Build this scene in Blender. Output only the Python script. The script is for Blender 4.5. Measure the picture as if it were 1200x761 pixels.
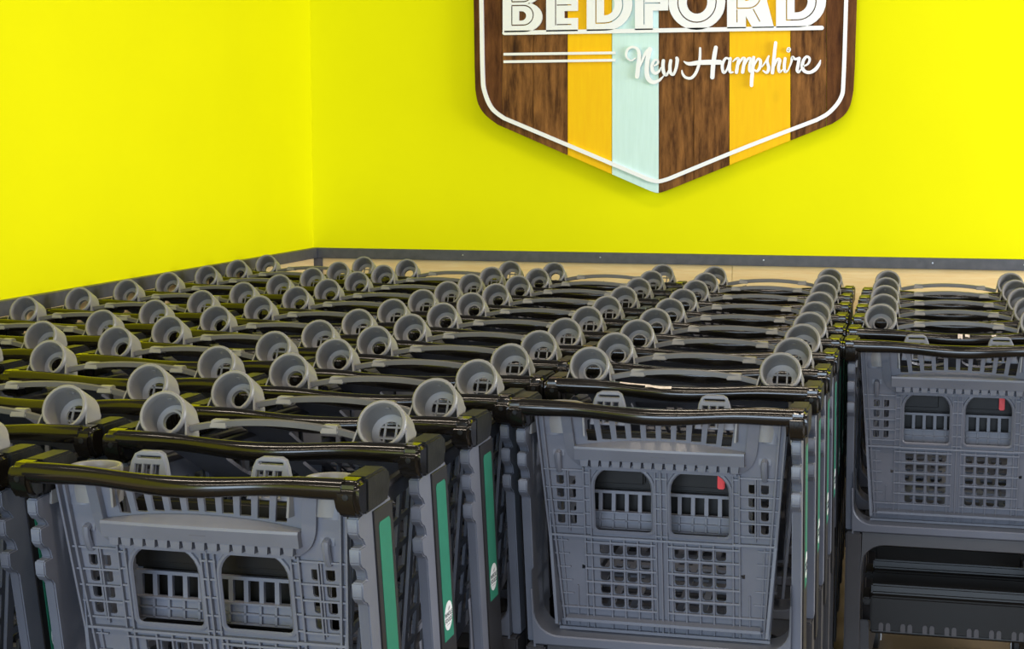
import bpy, bmesh, math, random
from mathutils import Vector, Matrix
random.seed(7)
for o in list(bpy.data.objects): bpy.data.objects.remove(o)
scene = bpy.context.scene
COL = scene.collection

# ------------------------------------------------------------------ camera
FPX, YAW, PITCH, CAMZ = 1886.8, math.radians(14.236), math.radians(6.361), 1.5016
cam_data = bpy.data.cameras.new('camera')
cam_data.sensor_width = 36.0
cam_data.lens = FPX / 1200.0 * 36.0
cam_data.clip_start = 0.05
cam = bpy.data.objects.new('camera', cam_data)
COL.objects.link(cam)
cam.location = (0, 0, CAMZ)
cam.rotation_euler = (math.pi / 2 - PITCH, 0, YAW)
scene.camera = cam

# ------------------------------------------------------------------ world, lights, exposure
world = bpy.data.worlds.new('store_ambient')
scene.world = world
world.use_nodes = True
world.node_tree.nodes['Background'].inputs[0].default_value = (0.92, 0.95, 1.0, 1)
world.node_tree.nodes['Background'].inputs[1].default_value = 0.12

def area(name, loc, target, size, size_y, power, color):
    l = bpy.data.lights.new(name, 'AREA')
    l.shape = 'RECTANGLE'; l.size = size; l.size_y = size_y
    l.energy = power; l.color = color
    o = bpy.data.objects.new(name, l); COL.objects.link(o)
    o.location = loc
    o.rotation_euler = (Vector(target) - Vector(loc)).to_track_quat('-Z', 'Y').to_euler()
    return o
# daylight through the shop front behind the photographer
area('shop_front_daylight', (-0.2, -4.5, 1.9), (-0.4, 4.0, 1.0), 5.0, 2.6, 450, (0.66, 0.81, 1.0))
# and through the glass side of the lobby, to the right
area('side_window_daylight', (4.6, 4.6, 1.9), (-2.6, 5.8, 1.5), 3.2, 2.6, 330, (0.94, 0.96, 1.0))
# rows of warm ceiling lamps
for lx in (-1.95, -0.55, 0.85):
    for ly in (-0.8, 1.9, 4.6):
        if lx < -1.5 and ly > 4: continue
        lamp = area('ceiling_lamp_light', (lx, ly, 3.45), (lx, ly, 0), 0.9, 0.12, 17, (1.0, 0.85, 0.68))
        lamp.rotation_euler = (0, 0, 0)      # tubes run across the rows, shining straight down

vs = scene.view_settings
vs.view_transform = 'Standard'
vs.look = 'None'
vs.exposure = 0.0
vs.gamma = 1.0
vs.use_curve_mapping = False

# ------------------------------------------------------------------ materials
def mat(name, col, rough=0.5, metal=0.0, coat=0.0, noise=None, bump=None, spec=0.5):
    """noise=(scale, amount) tints the base colour; bump=(scale, strength)."""
    m = bpy.data.materials.new(name); m.use_nodes = True
    nt = m.node_tree; b = nt.nodes['Principled BSDF']
    b.inputs['Base Color'].default_value = (*col, 1)
    b.inputs['Roughness'].default_value = rough
    b.inputs['Metallic'].default_value = metal
    b.inputs['Coat Weight'].default_value = coat
    b.inputs['Coat Roughness'].default_value = 0.08
    b.inputs['Specular IOR Level'].default_value = spec
    tc = nt.nodes.new('ShaderNodeTexCoord')
    if noise:
        n = nt.nodes.new('ShaderNodeTexNoise'); n.inputs['Scale'].default_value = noise[0]
        n.inputs['Detail'].default_value = 4
        nt.links.new(tc.outputs['Object'], n.inputs['Vector'])
        r = nt.nodes.new('ShaderNodeValToRGB')
        a = noise[1]
        r.color_ramp.elements[0].position = 0.3; r.color_ramp.elements[1].position = 0.7
        r.color_ramp.elements[0].color = (*[c * (1 - a) for c in col], 1)
        r.color_ramp.elements[1].color = (*[min(1, c * (1 + a)) for c in col], 1)
        nt.links.new(n.outputs['Fac'], r.inputs['Fac'])
        nt.links.new(r.outputs['Color'], b.inputs['Base Color'])
    if bump:
        n = nt.nodes.new('ShaderNodeTexNoise'); n.inputs['Scale'].default_value = bump[0]
        nt.links.new(tc.outputs['Object'], n.inputs['Vector'])
        bp = nt.nodes.new('ShaderNodeBump'); bp.inputs['Strength'].default_value = bump[1]
        bp.inputs['Distance'].default_value = 0.002
        nt.links.new(n.outputs['Fac'], bp.inputs['Height'])
        nt.links.new(bp.outputs['Normal'], b.inputs['Normal'])
    return m

def wood(name, dark, light, axis_scale, rough=0.6, knots=0.0, wave=7.0):
    m = bpy.data.materials.new(name); m.use_nodes = True
    nt = m.node_tree; b = nt.nodes['Principled BSDF']; b.inputs['Roughness'].default_value = rough; b.inputs['Specular IOR Level'].default_value = 0.15
    tc = nt.nodes.new('ShaderNodeTexCoord')
    oi = nt.nodes.new('ShaderNodeObjectInfo')
    mp = nt.nodes.new('ShaderNodeMapping'); mp.inputs['Scale'].default_value = axis_scale
    nt.links.new(tc.outputs['Object'], mp.inputs['Vector'])
    add = nt.nodes.new('ShaderNodeVectorMath'); add.operation = 'ADD'
    nt.links.new(mp.outputs['Vector'], add.inputs[0])
    cmb = nt.nodes.new('ShaderNodeCombineXYZ')
    mul = nt.nodes.new('ShaderNodeMath'); mul.operation = 'MULTIPLY'; mul.inputs[1].default_value = 37.0
    nt.links.new(oi.outputs['Random'], mul.inputs[0])
    nt.links.new(mul.outputs[0], cmb.inputs[0]); nt.links.new(mul.outputs[0], cmb.inputs[2])
    nt.links.new(cmb.outputs[0], add.inputs[1])
    n = nt.nodes.new('ShaderNodeTexNoise'); n.inputs['Scale'].default_value = wave
    n.inputs['Detail'].default_value = 6; n.inputs['Roughness'].default_value = 0.65
    nt.links.new(add.outputs[0], n.inputs['Vector'])
    r = nt.nodes.new('ShaderNodeValToRGB')
    r.color_ramp.elements[0].position = 0.32; r.color_ramp.elements[1].position = 0.72
    r.color_ramp.elements[0].color = (*dark, 1); r.color_ramp.elements[1].color = (*light, 1)
    nt.links.new(n.outputs['Fac'], r.inputs['Fac'])
    out = r.outputs['Color']
    if knots:
        v = nt.nodes.new('ShaderNodeTexVoronoi'); v.inputs['Scale'].default_value = knots
        mp2 = nt.nodes.new('ShaderNodeMapping'); mp2.inputs['Scale'].default_value = (1, 1, 0.6)
        nt.links.new(tc.outputs['Object'], mp2.inputs['Vector']); nt.links.new(mp2.outputs[0], v.inputs['Vector'])
        r2 = nt.nodes.new('ShaderNodeValToRGB')
        r2.color_ramp.elements[0].position = 0.03; r2.color_ramp.elements[1].position = 0.10
        nt.links.new(v.outputs['Distance'], r2.inputs['Fac'])
        mx = nt.nodes.new('ShaderNodeMixRGB'); mx.blend_type = 'MIX'
        mx.inputs[1].default_value = (*[c * 0.55 for c in dark], 1)
        nt.links.new(r2.outputs['Color'], mx.inputs[0]); nt.links.new(out, mx.inputs[2])
        out = mx.outputs[0]
    nt.links.new(out, b.inputs['Base Color'])
    return m

M = {}
M['paint'] = mat('lime_wall_paint', (0.865, 0.835, 0.0), 0.7, noise=(1.5, 0.02), bump=(220, 0.05), spec=0.1)
M['rail'] = mat('charcoal_rail', (0.075, 0.075, 0.085), 0.45, noise=(30, 0.2))
M['ply'] = wood('pine_plywood', (0.85, 0.60, 0.28), (0.93, 0.73, 0.40), (1.2, 1, 14), 0.5, knots=3.0)
M['floor'] = mat('tan_floor', (0.17, 0.12, 0.075), 0.35, noise=(3, 0.2))
M['plastic'] = mat('grey_cart_plastic', (0.146, 0.156, 0.190), 0.42, noise=(14, 0.06), bump=(420, 0.12))
M['gate'] = mat('grey_gate_plastic', (0.156, 0.161, 0.190), 0.42, noise=(14, 0.06), bump=(420, 0.10))
M['cup'] = mat('warm_grey_cup_plastic', (0.225, 0.216, 0.208), 0.36, noise=(25, 0.06))
M['arch'] = mat('dark_taupe_rail_plastic', (0.125, 0.118, 0.110), 0.38, noise=(25, 0.06))
M['frame'] = mat('dark_grey_frame_plastic', (0.050, 0.047, 0.050), 0.45, noise=(14, 0.08))
M['black'] = mat('gloss_black_handle', (0.008, 0.0065, 0.005), 0.15)
M['blackend'] = mat('black_end_plastic', (0.011, 0.011, 0.011), 0.42, noise=(40, 0.4), bump=(160, 0.25), spec=0.25)
M['strip'] = mat('black_side_strip', (0.014, 0.013, 0.014), 0.45)
M['seat'] = mat('black_seat_plastic', (0.008, 0.0075, 0.007), 0.40, spec=0.2)
M['tray'] = mat('black_tray_plastic', (0.010, 0.009, 0.008), 0.42, spec=0.3)
M['tab'] = mat('dark_grey_tab', (0.07, 0.065, 0.07), 0.5)
M['green'] = mat('green_label', (0.022, 0.200, 0.120), 0.40, noise=(60, 0.05))
M['white'] = mat('white_print', (0.78, 0.78, 0.76), 0.5)
M['ink'] = mat('dark_print', (0.03, 0.05, 0.05), 0.6)
M['red'] = mat('red_buckle', (0.75, 0.02, 0.02), 0.4)
M['scrape'] = mat('scraped_paint', (0.72, 0.60, 0.52), 0.6, noise=(120, 0.3))
M['rubber'] = mat('black_rubber', (0.02, 0.02, 0.02), 0.6)
M['steel'] = mat('zinc_steel', (0.5, 0.5, 0.5), 0.35, metal=1.0)
M['signwhite'] = mat('white_sign_acrylic', (0.92, 0.92, 0.92), 0.35)
M['brown'] = wood('brown_stained_plank', (0.050, 0.016, 0.003), (0.330, 0.140, 0.036), (11, 1, 1.8), 0.6, knots=2.6, wave=4)
M['brown2'] = wood('dark_stained_plank', (0.060, 0.018, 0.004), (0.190, 0.070, 0.018), (11, 1, 1.8), 0.6, wave=4)
M['orange'] = wood('orange_painted_plank', (0.96, 0.53, 0.0), (1.0, 0.60, 0.0), (18, 1, 2), 0.5, knots=2.2, wave=4)
M['aqua'] = wood('pale_aqua_painted_plank', (0.64, 0.86, 0.82), (0.70, 0.92, 0.89), (18, 1, 2), 0.5, wave=4)

# ------------------------------------------------------------------ mesh helpers
GATE_W = set()
class MB:
    def __init__(self): self.v = []; self.f = []
    def add(self, vs, fs):
        n = len(self.v); self.v += [tuple(p) for p in vs]; self.f += [tuple(i + n for i in f) for f in fs]; return self
    def hexa(self, p):
        return self.add(p, [(0, 3, 2, 1), (4, 5, 6, 7), (0, 1, 5, 4), (1, 2, 6, 5), (2, 3, 7, 6), (3, 0, 4, 7)])
    def box(self, x0, x1, y0, y1, z0, z1):
        return self.hexa([(x0, y0, z0), (x1, y0, z0), (x1, y1, z0), (x0, y1, z0), (x0, y0, z1), (x1, y0, z1), (x1, y1, z1), (x0, y1, z1)])
    def prism(self, poly, a, b, fn):
        """poly: 2D points; fn(u,v,w)->xyz with w=a and w=b."""
        n = len(poly)
        vs = [fn(u, v, a) for u, v in poly] + [fn(u, v, b) for u, v in poly]
        fs = [tuple(range(n - 1, -1, -1)), tuple(range(n, 2 * n))]
        fs += [(i, (i + 1) % n, n + (i + 1) % n, n + i) for i in range(n)]
        return self.add(vs, fs)
    def tube(self, path, rad, n=8, caps=True):
        P = [Vector(p) for p in path]
        R = rad if isinstance(rad, (list, tuple)) else [rad] * len(P)
        vs = []; prev = None
        for i, p in enumerate(P):
            t = (P[min(i + 1, len(P) - 1)] - P[max(i - 1, 0)]).normalized()
            up = prev if prev else (Vector((0, 0, 1)) if abs(t.z) < 0.9 else Vector((0, 1, 0)))
            a = t.cross(up).normalized(); b = a.cross(t).normalized(); prev = b
            for k in range(n):
                an = 2 * math.pi * k / n
                vs.append(p + R[i] * (math.cos(an) * a + math.sin(an) * b))
        fs = []
        for i in range(len(P) - 1):
            for k in range(n):
                fs.append((i * n + k, i * n + (k + 1) % n, (i + 1) * n + (k + 1) % n, (i + 1) * n + k))
        if caps:
            fs.append(tuple(range(n - 1, -1, -1))); fs.append(tuple((len(P) - 1) * n + k for k in range(n)))
        return self.add(vs, fs)
    def lathe(self, prof, n=24, closed=False, fn=lambda p: p):
        """prof: (r, h) list revolved about the h axis."""
        vs = []; m = len(prof)
        for r, h in prof:
            for k in range(n):
                an = 2 * math.pi * k / n
                vs.append(fn((r * math.cos(an), r * math.sin(an), h)))
        fs = []
        for i in range(m if closed else m - 1):
            j = (i + 1) % m
            for k in range(n):
                fs.append((i * n + k, i * n + (k + 1) % n, j * n + (k + 1) % n, j * n + k))
        return self.add(vs, fs)
    def map(self, fn):
        self.v = [tuple(fn(*p)) for p in self.v]; return self
    def mesh(self, name, m, smooth=True, bevel=0.0, seg=2, angle=35):
        me = bpy.data.meshes.new(name)
        me.from_pydata(self.v, [], self.f)
        bm = bmesh.new(); bm.from_mesh(me)
        bmesh.ops.remove_doubles(bm, verts=bm.verts, dist=1e-6)
        bmesh.ops.recalc_face_normals(bm, faces=bm.faces)
        if bevel:
            es = [e for e in bm.edges if len(e.link_faces) == 2 and e.calc_face_angle(0) > math.radians(30)]
            bmesh.ops.bevel(bm, geom=es, offset=bevel, segments=seg, affect='EDGES', clamp_overlap=True)
        bm.to_mesh(me); bm.free()
        me.materials.append(M[m])
        if name in GATE_W:
            for v_ in me.vertices: v_.co.x *= 1.045
        if smooth:
            for p in me.polygons: p.use_smooth = True
            me.set_sharp_from_angle(angle=math.radians(angle))
        return me

def plate(contours, thick, bev=0.0):
    """A flat plate in the u,v plane with holes (even-odd), thickness along w. Returns an MB."""
    cu = bpy.data.curves.new('tmp', 'CURVE'); cu.dimensions = '2D'; cu.fill_mode = 'BOTH'
    cu.extrude = max(1e-5, thick / 2 - bev)
    if bev: cu.bevel_depth = bev; cu.bevel_resolution = 0; cu.offset = -bev
    for c in contours:
        s = cu.splines.new('POLY'); s.points.add(len(c) - 1)
        for p, (u, v) in zip(s.points, c): p.co = (u, v, 0, 1)
        s.use_cyclic_u = True
    ob = bpy.data.objects.new('tmp', cu); COL.objects.link(ob)
    dg = bpy.context.evaluated_depsgraph_get()
    me = bpy.data.meshes.new_from_object(ob.evaluated_get(dg))
    mb = MB(); mb.v = [tuple(v.co) for v in me.vertices]; mb.f = [tuple(p.vertices) for p in me.polygons]
    bpy.data.objects.remove(ob); bpy.data.meshes.remove(me); bpy.data.curves.remove(cu)
    return mb

def text_mb(s, size, thick):
    cu = bpy.data.curves.new('tmp', 'FONT'); cu.body = s; cu.size = size; cu.align_x = 'CENTER'
    cu.extrude = thick / 2; cu.resolution_u = 2
    ob = bpy.data.objects.new('tmp', cu); COL.objects.link(ob)
    dg = bpy.context.evaluated_depsgraph_get()
    me = bpy.data.meshes.new_from_object(ob.evaluated_get(dg))
    mb = MB(); mb.v = [tuple(v.co) for v in me.vertices]; mb.f = [tuple(p.vertices) for p in me.polygons]
    bpy.data.objects.remove(ob); bpy.data.meshes.remove(me); bpy.data.curves.remove(cu)
    return mb

def rect(u0, u1, v0, v1): return [(u0, v0), (u1, v0), (u1, v1), (u0, v1)]
def rrect(u0, u1, v0, v1, r, n=3):
    out = []
    for cx, cy, a0 in ((u1 - r, v0 + r, -90), (u1 - r, v1 - r, 0), (u0 + r, v1 - r, 90), (u0 + r, v0 + r, 180)):
        for k in range(n + 1):
            a = math.radians(a0 + 90 * k / n); out.append((cx + r * math.cos(a), cy + r * math.sin(a)))
    return out
def rbot(u0, u1, v0, v1, r):   # rectangle with rounded lower corners
    return [(u0, v1), (u0, v0 + r), (u0 + r * .3, v0 + r * .3), (u0 + r, v0), (u1 - r, v0), (u1 - r * .3, v0 + r * .3), (u1, v0 + r), (u1, v1)]
def arch(cx, hw, z0, z1, rb=0.012, rt=0.046, n=6):
    out = []
    for x, z, r, a0 in ((cx + hw - rb, z0 + rb, rb, -90), (cx + hw - rt, z1 - rt, rt, 0), (cx - hw + rt, z1 - rt, rt, 90), (cx - hw + rb, z0 + rb, rb, 180)):
        for k in range(n + 1):
            a = math.radians(a0 + 90 * k / n); out.append((x + r * math.cos(a), z + r * math.sin(a)))
    return out

def link(name, me, parent=None, loc=None):
    o = bpy.data.objects.new(name, me); COL.objects.link(o)
    if parent: o.parent = parent
    if loc: o.location = loc
    return o
def tag(o, label=None, cat=None, group=None, kind=None):
    if label: o['label'] = label
    if cat: o['category'] = cat
    if group: o['group'] = group
    if kind: o['kind'] = kind
    return o

# ------------------------------------------------------------------ the setting
YB, XL = 6.66, -2.594          # back wall plane, left wall plane
RAILZ = 1.053
def slab(name, m, x0, x1, y0, y1, z0, z1, bevel=0.0, parent=None):
    o = link(name, MB().box(x0, x1, y0, y1, z0, z1).mesh(name, m, smooth=False, bevel=bevel), parent)
    if not parent: o['kind'] = 'structure'
    return o
slab('floor', 'floor', XL - 0.1, 4.5, -6.0, YB + 0.1, -0.1, 0.0)
wb = slab('wall_back', 'paint', XL - 0.1, 4.5, YB, YB + 0.1, 0.0, 2.85)
wl = slab('wall_left', 'paint', XL - 0.1, XL, -4.0, YB, 0.0, 2.85)
slab('wainscot_panel', 'ply', XL, -0.75, YB - 0.012, YB, 0.0, RAILZ - 0.02, parent=wb)
slab('wainscot_panel', 'ply', -0.748, 1.68, YB - 0.012, YB, 0.0, RAILZ - 0.02, parent=wb)
slab('wainscot_panel', 'ply', 1.682, 4.4, YB - 0.012, YB, 0.0, RAILZ - 0.02, parent=wb)
slab('wainscot_panel', 'ply', XL, XL + 0.012, 4.02, YB - 0.013, 0.0, RAILZ - 0.02, parent=wl)
slab('wainscot_panel', 'ply', XL, XL + 0.012, 1.58, 4.018, 0.0, RAILZ - 0.02, parent=wl)
slab('wainscot_panel', 'ply', XL, XL + 0.012, -4.0, 1.578, 0.0, RAILZ - 0.02, parent=wl)
tb = slab('trim_1', 'rail', XL + 0.03, 4.4, YB - 0.030, YB, RAILZ - 0.044, RAILZ, bevel=0.002)
tl = slab('trim_2', 'rail', XL, XL + 0.030, -4.0, YB, RAILZ - 0.044, RAILZ, bevel=0.002)
slab('trim_3', 'rail', XL + 0.012, XL + 0.050, YB - 0.028, YB - 0.012, 0.10, RAILZ - 0.045, bevel=0.002)
slab('baseboard_back', 'rail', XL + 0.03, 4.4, YB - 0.025, YB - 0.012, 0.0, 0.10)
slab('baseboard_left', 'rail', XL + 0.012, XL + 0.025, -4.0, YB - 0.026, 0.0, 0.10)
scr = MB().lathe([(0.0, 0.0015), (0.003, 0.0013), (0.004, 0.0)], 8).map(lambda x, y, z: (x, -z, y)).mesh('screw', 'steel')
for x in (-1.9, -1.3, -0.62, 0.05, 0.40):
    link('screw', scr, tb, (x, YB - 0.0302, RAILZ - 0.02))

# ------------------------------------------------------------------ wooden shield sign on the back wall
CY, SY, CP, SP = math.cos(YAW), math.sin(YAW), math.cos(PITCH), math.sin(PITCH)
RT = Vector((CY, SY, 0)); FW = Vector((-SY * CP, CY * CP, -SP)); UP = RT.cross(FW)
YS = YB - 0.062                 # front face plane of the planks
def wallpt(px, py, Y=YS):       # measured outline -> metres on the sign's own plane
    d = FW * FPX + (px - 600) * RT - (py - 380.5) * UP
    d *= Y / d.y
    return d.x, CAMZ + d.z
def up_plate(contours, thick, ycentre, bev=0.0):
    pl = plate(contours, thick, bev)
    return pl.map(lambda u, v, w: (u, ycentre + w, v))
SX, SZ = wallpt(771, 120)
sign = link('shield_sign', None); sign.location = (SX, YB, SZ - 0.33)
tag(sign, 'wooden plank shield sign in brown, orange and pale aqua with white lettering', 'sign')
S0 = Vector((SX, YB, SZ - 0.33))
def sobj(name, mb, m, parent=sign, **kw):
    mb.map(lambda x, y, z: (x - S0.x, y - S0.y, z - S0.z))
    return link(name, mb.mesh(name, m, **kw), parent)
def smooth_path(pts, n=8):
    out = []
    P = [pts[0]] + list(pts) + [pts[-1]]
    for i in range(1, len(P) - 2):
        p0, p1, p2, p3 = P[i - 1], P[i], P[i + 1], P[i + 2]
        for k in range(n):
            t = k / n
            out.append(tuple(0.5 * ((2 * b) + (-a + c) * t + (2 * a - 5 * b + 4 * c - d) * t * t + (-a + 3 * b - 3 * c + d) * t ** 3) for a, b, c, d in zip(p0, p1, p2, p3)))
    out.append(tuple(pts[-1])); return out
# outline in measured units, left edge down, along the point and up again
outl = [(553.5, -110), (555, 0), (556.2, 80), (557, 105)] + smooth_path([(557, 105), (560.5, 122), (569, 135), (583, 146)], 5)[1:] + [(762, 224)] + \
       smooth_path([(762, 224), (771, 226.3), (781, 223.5)], 4)[1:] + [(975, 145)] + smooth_path([(975, 145), (988, 136), (996, 124), (1000, 106)], 5)[1:] + \
       [(1001.5, 80), (1004, 0), (1007, -110)] + [(960, -150), (780, -185), (600, -146)]
def clip(poly, xa, xb):
    for side, xc in ((1, xa), (-1, xb)):
        out = []
        for i in range(len(poly)):
            p, q = poly[i], poly[(i + 1) % len(poly)]
            pin = (p[0] - xc) * side >= 0; qin = (q[0] - xc) * side >= 0
            if pin: out.append(p)
            if pin != qin:
                t = (xc - p[0]) / (q[0] - p[0]); out.append((xc, p[1] + t * (q[1] - p[1])))
        poly = out
    return poly
edges = [550, 588, 625, 665, 717, 772, 813, 854.5, 926.5, 968.5, 1010]
kinds = ['brown2', 'brown', 'brown', 'orange', 'aqua', 'brown', 'brown', 'orange', 'brown', 'brown2']
for i, k in enumerate(kinds):
    off = [0.001, 0, .0015, 0, .0008, .0004, .0016, 0, .001, 0][i]
    pc = [wallpt(x, y) for x, y in clip(outl, edges[i] + 0.25, edges[i + 1] - 0.25)]
    o = sobj('plank', up_plate([pc], 0.020, YS + 0.010 - off, 0.0009), k, smooth=False)
# mounting cleat that holds the sign off the wall
c0 = wallpt(640, 20); c1 = wallpt(900, 40)
cl = MB().box(c0[0], c1[0], YS + 0.0205, YB, c1[1], c0[1]); cl.box(c0[0], c1[0], YS + 0.0205, YB, c1[1] - 0.25, c0[1] - 0.25)
sobj('mounting_cleat', cl, 'brown2', smooth=False)

def ribbon(strokes, yfront, thick, fn):
    """strokes of (x, y, width) in fn's plane, extruded; rounded ends."""
    mb = MB()
    y00 = yfront
    for si, st in enumerate(strokes):
        yfront = y00 + 0.0004 * si
        pts = smooth_path([tuple(map(float, p)) for p in st], 6) if len(st) > 2 else [tuple(map(float, p)) for p in st]
        L, R = [], []
        for i, (x, y, w) in enumerate(pts):
            a = pts[max(0, i - 1)]; b = pts[min(len(pts) - 1, i + 1)]
            dx, dy = b[0] - a[0], b[1] - a[1]; d = math.hypot(dx, dy) or 1
            nx, ny = -dy / d * w / 2, dx / d * w / 2
            L.append((x + nx, y + ny)); R.append((x - nx, y - ny))
        n = len(pts); vs = []
        for (lx, ly), (rx, ry) in zip(L, R):
            l = fn(lx, ly); r = fn(rx, ry)
            vs += [(l[0], yfront, l[1]), (r[0], yfront, r[1]), (r[0], yfront + thick, r[1]), (l[0], yfront + thick, l[1])]
        fs = [(0, 1, 2, 3), (4 * n - 4, 4 * n - 1, 4 * n - 2, 4 * n - 3)]
        for i in range(n - 1):
            for k in range(4):
                fs.append((4 * i + k, 4 * i + (k + 1) % 4, 4 * i + 4 + (k + 1) % 4, 4 * i + 4 + k))
        mb.add(vs, fs)
        for x, y, w in (pts[0], pts[-1]):
            if w > 4:
                ring = [fn(x + w * .5 * math.cos(t * math.pi / 5), y + w * .5 * math.sin(t * math.pi / 5)) for t in range(10)]
                mb.prism(ring, yfront + 0.0002, yfront + thick - 0.0002, lambda u, v, w_: (u, w_, v))
    return mb
LY = YS - 0.016                # lettering stands a little proud of the planks
ident = lambda x, y: wallpt(x, y, LY)
# border strip
bpath = [(561, -105, 4.6), (563.5, 0, 4.6), (565, 85, 4.6), (567.5, 108, 4.6), (576, 127, 4.6), (590, 138.5, 4.6)]
bp2 = [(590, 138.5, 4.6), (680, 176.5, 4.6), (760, 210.5, 4.6)]
bp3 = [(760, 210.5, 4.6), (771, 212.8, 4.6), (783, 209.8, 4.6)]
bp4 = [(783, 209.8, 4.6), (870, 174, 4.6), (957, 140.5, 4.6)]
bp5 = [(957, 140.5, 4.6), (972, 131.5, 4.6), (985.5, 114, 4.6), (988.5, 90, 4.6), (991.5, 0, 4.6), (994.5, -105, 4.6)]
sobj('border_strip', ribbon([bpath, bp2, bp3, bp4, bp5], LY + 0.004, 0.012, ident), 'signwhite', smooth=False)
for ya, yb in ((63.6, 61.9), (72.4, 70.6)):
    sobj('accent_bar', ribbon([[(590, ya, 3.1), (721, yb, 3.1)]], LY, 0.010, ident), 'signwhite', smooth=False)
sobj('underline_bar', ribbon([[(591, 38.6, 5.0), (963, 32.6, 5.0)]], LY, 0.010, ident), 'signwhite', smooth=False)
# big inline capitals; coordinates in a level frame, slope of the baseline put back in lf()
def lf(c): return [wallpt(x, y - 0.0175 * (x - 590), LY) for x, y in c]
def arcpts(cx, cy, rx, ry, a0, a1, n=12): return [(cx + rx * math.cos(math.radians(a0 + (a1 - a0) * k / n)), cy - ry * math.sin(math.radians(a0 + (a1 - a0) * k / n))) for k in range(n + 1)]
def dshape(xl, xr, yt, yb):    # D outline: straight left side, round right side
    h = (yb - yt) / 2; xm = max(xl + 2, xr - h)
    return [(xl, yt)] + arcpts(xm, (yt + yb) / 2, xr - xm, h, 90, -90, 14) + [(xl, yb)]
def line(x0, y0, x1, y1, w=1.3):
    d = math.hypot(x1 - x0, y1 - y0); nx, ny = -(y1 - y0) / d * w / 2, (x1 - x0) / d * w / 2
    return [(x0 + nx, y0 + ny), (x1 + nx, y1 + ny), (x1 - nx, y1 - ny), (x0 - nx, y0 - ny)]
def grooved_d(xl, xr, yt, yb, g, cl_, cr, ct, cb, w=1.4):
    return [dshape(xl, xr, yt, yb), dshape(xl + w, xr - w, yt + w, yb - w), dshape(cl_, cr, ct, cb)]
T, Bt = -24, 38
letters = {
 'B': [[(589, T)] + arcpts(613, -9, 20, 15, 90, -75) + arcpts(614, 20.5, 21.5, 17.5, 75, -90) + [(589, Bt)]] + grooved_d(599, 625.5, 6, 30.5, 0, 608, 616.5, 13.5, 24.5) + grooved_d(599, 623.5, -17, 3, 0, 608, 614.5, -11, -3),
 'E': [[(640, T), (677, T), (677, -6.7), (661, -6.7), (661, .5), (677, .5), (677, 14.2), (661, 14.2), (661, 22.5), (677, 22.5), (677, Bt), (640, Bt)],
       line(651, 30.6, 651, -16), line(652, 30, 669.5, 30), line(652, 7, 669.5, 7), line(652, -15.4, 669.5, -15.4)],
 'D': [dshape(687.5, 741, T, Bt)] + grooved_d(697.5, 730.5, -14, 29.8, 0, 707.5, 720, -5, 20),
 'F': [[(744, T), (783, T), (783, -6.7), (765, -6.7), (765, 2.0), (783, 2.0), (783, 15.5), (765, 15.5), (765, Bt), (744, Bt)],
       line(754.7, 31.5, 754.7, -16), line(755.4, 6.6, 773.5, 6.6), line(755.4, -15.4, 775, -15.4)],
 'O': [arcpts(816.7, 6.5, 33.3, 32.5, 0, 345, 32), arcpts(816.7, 6.5, 23.2, 24.2, 0, 345, 32), arcpts(816.7, 6.5, 21.8, 22.8, 0, 345, 32), arcpts(816.7, 6.5, 12.2, 13.6, 0, 345, 24)],
 'R': [[(852, T)] + arcpts(880, -5.5, 23.5, 18.5, 90, -38) + [(907, Bt), (882, Bt), (874, 24), (874, Bt), (852, Bt)],
       line(863.6, 31, 863.6, 16), line(882.5, 15.5, 890.5, 30.5), dshape(863, 892, -15, 15.2), dshape(864.4, 890.6, -13.6, 13.8), dshape(873, 880, -6, 6)],
 'D2': [dshape(909.5, 968, T, Bt)] + grooved_d(921, 957, -14, 30, 0, 931, 946.5, -5, 20.5)}
for k, cs in letters.items():
    sobj('letter', up_plate([lf(c) for c in cs], 0.010, LY + 0.005), 'signwhite', smooth=False)
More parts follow.
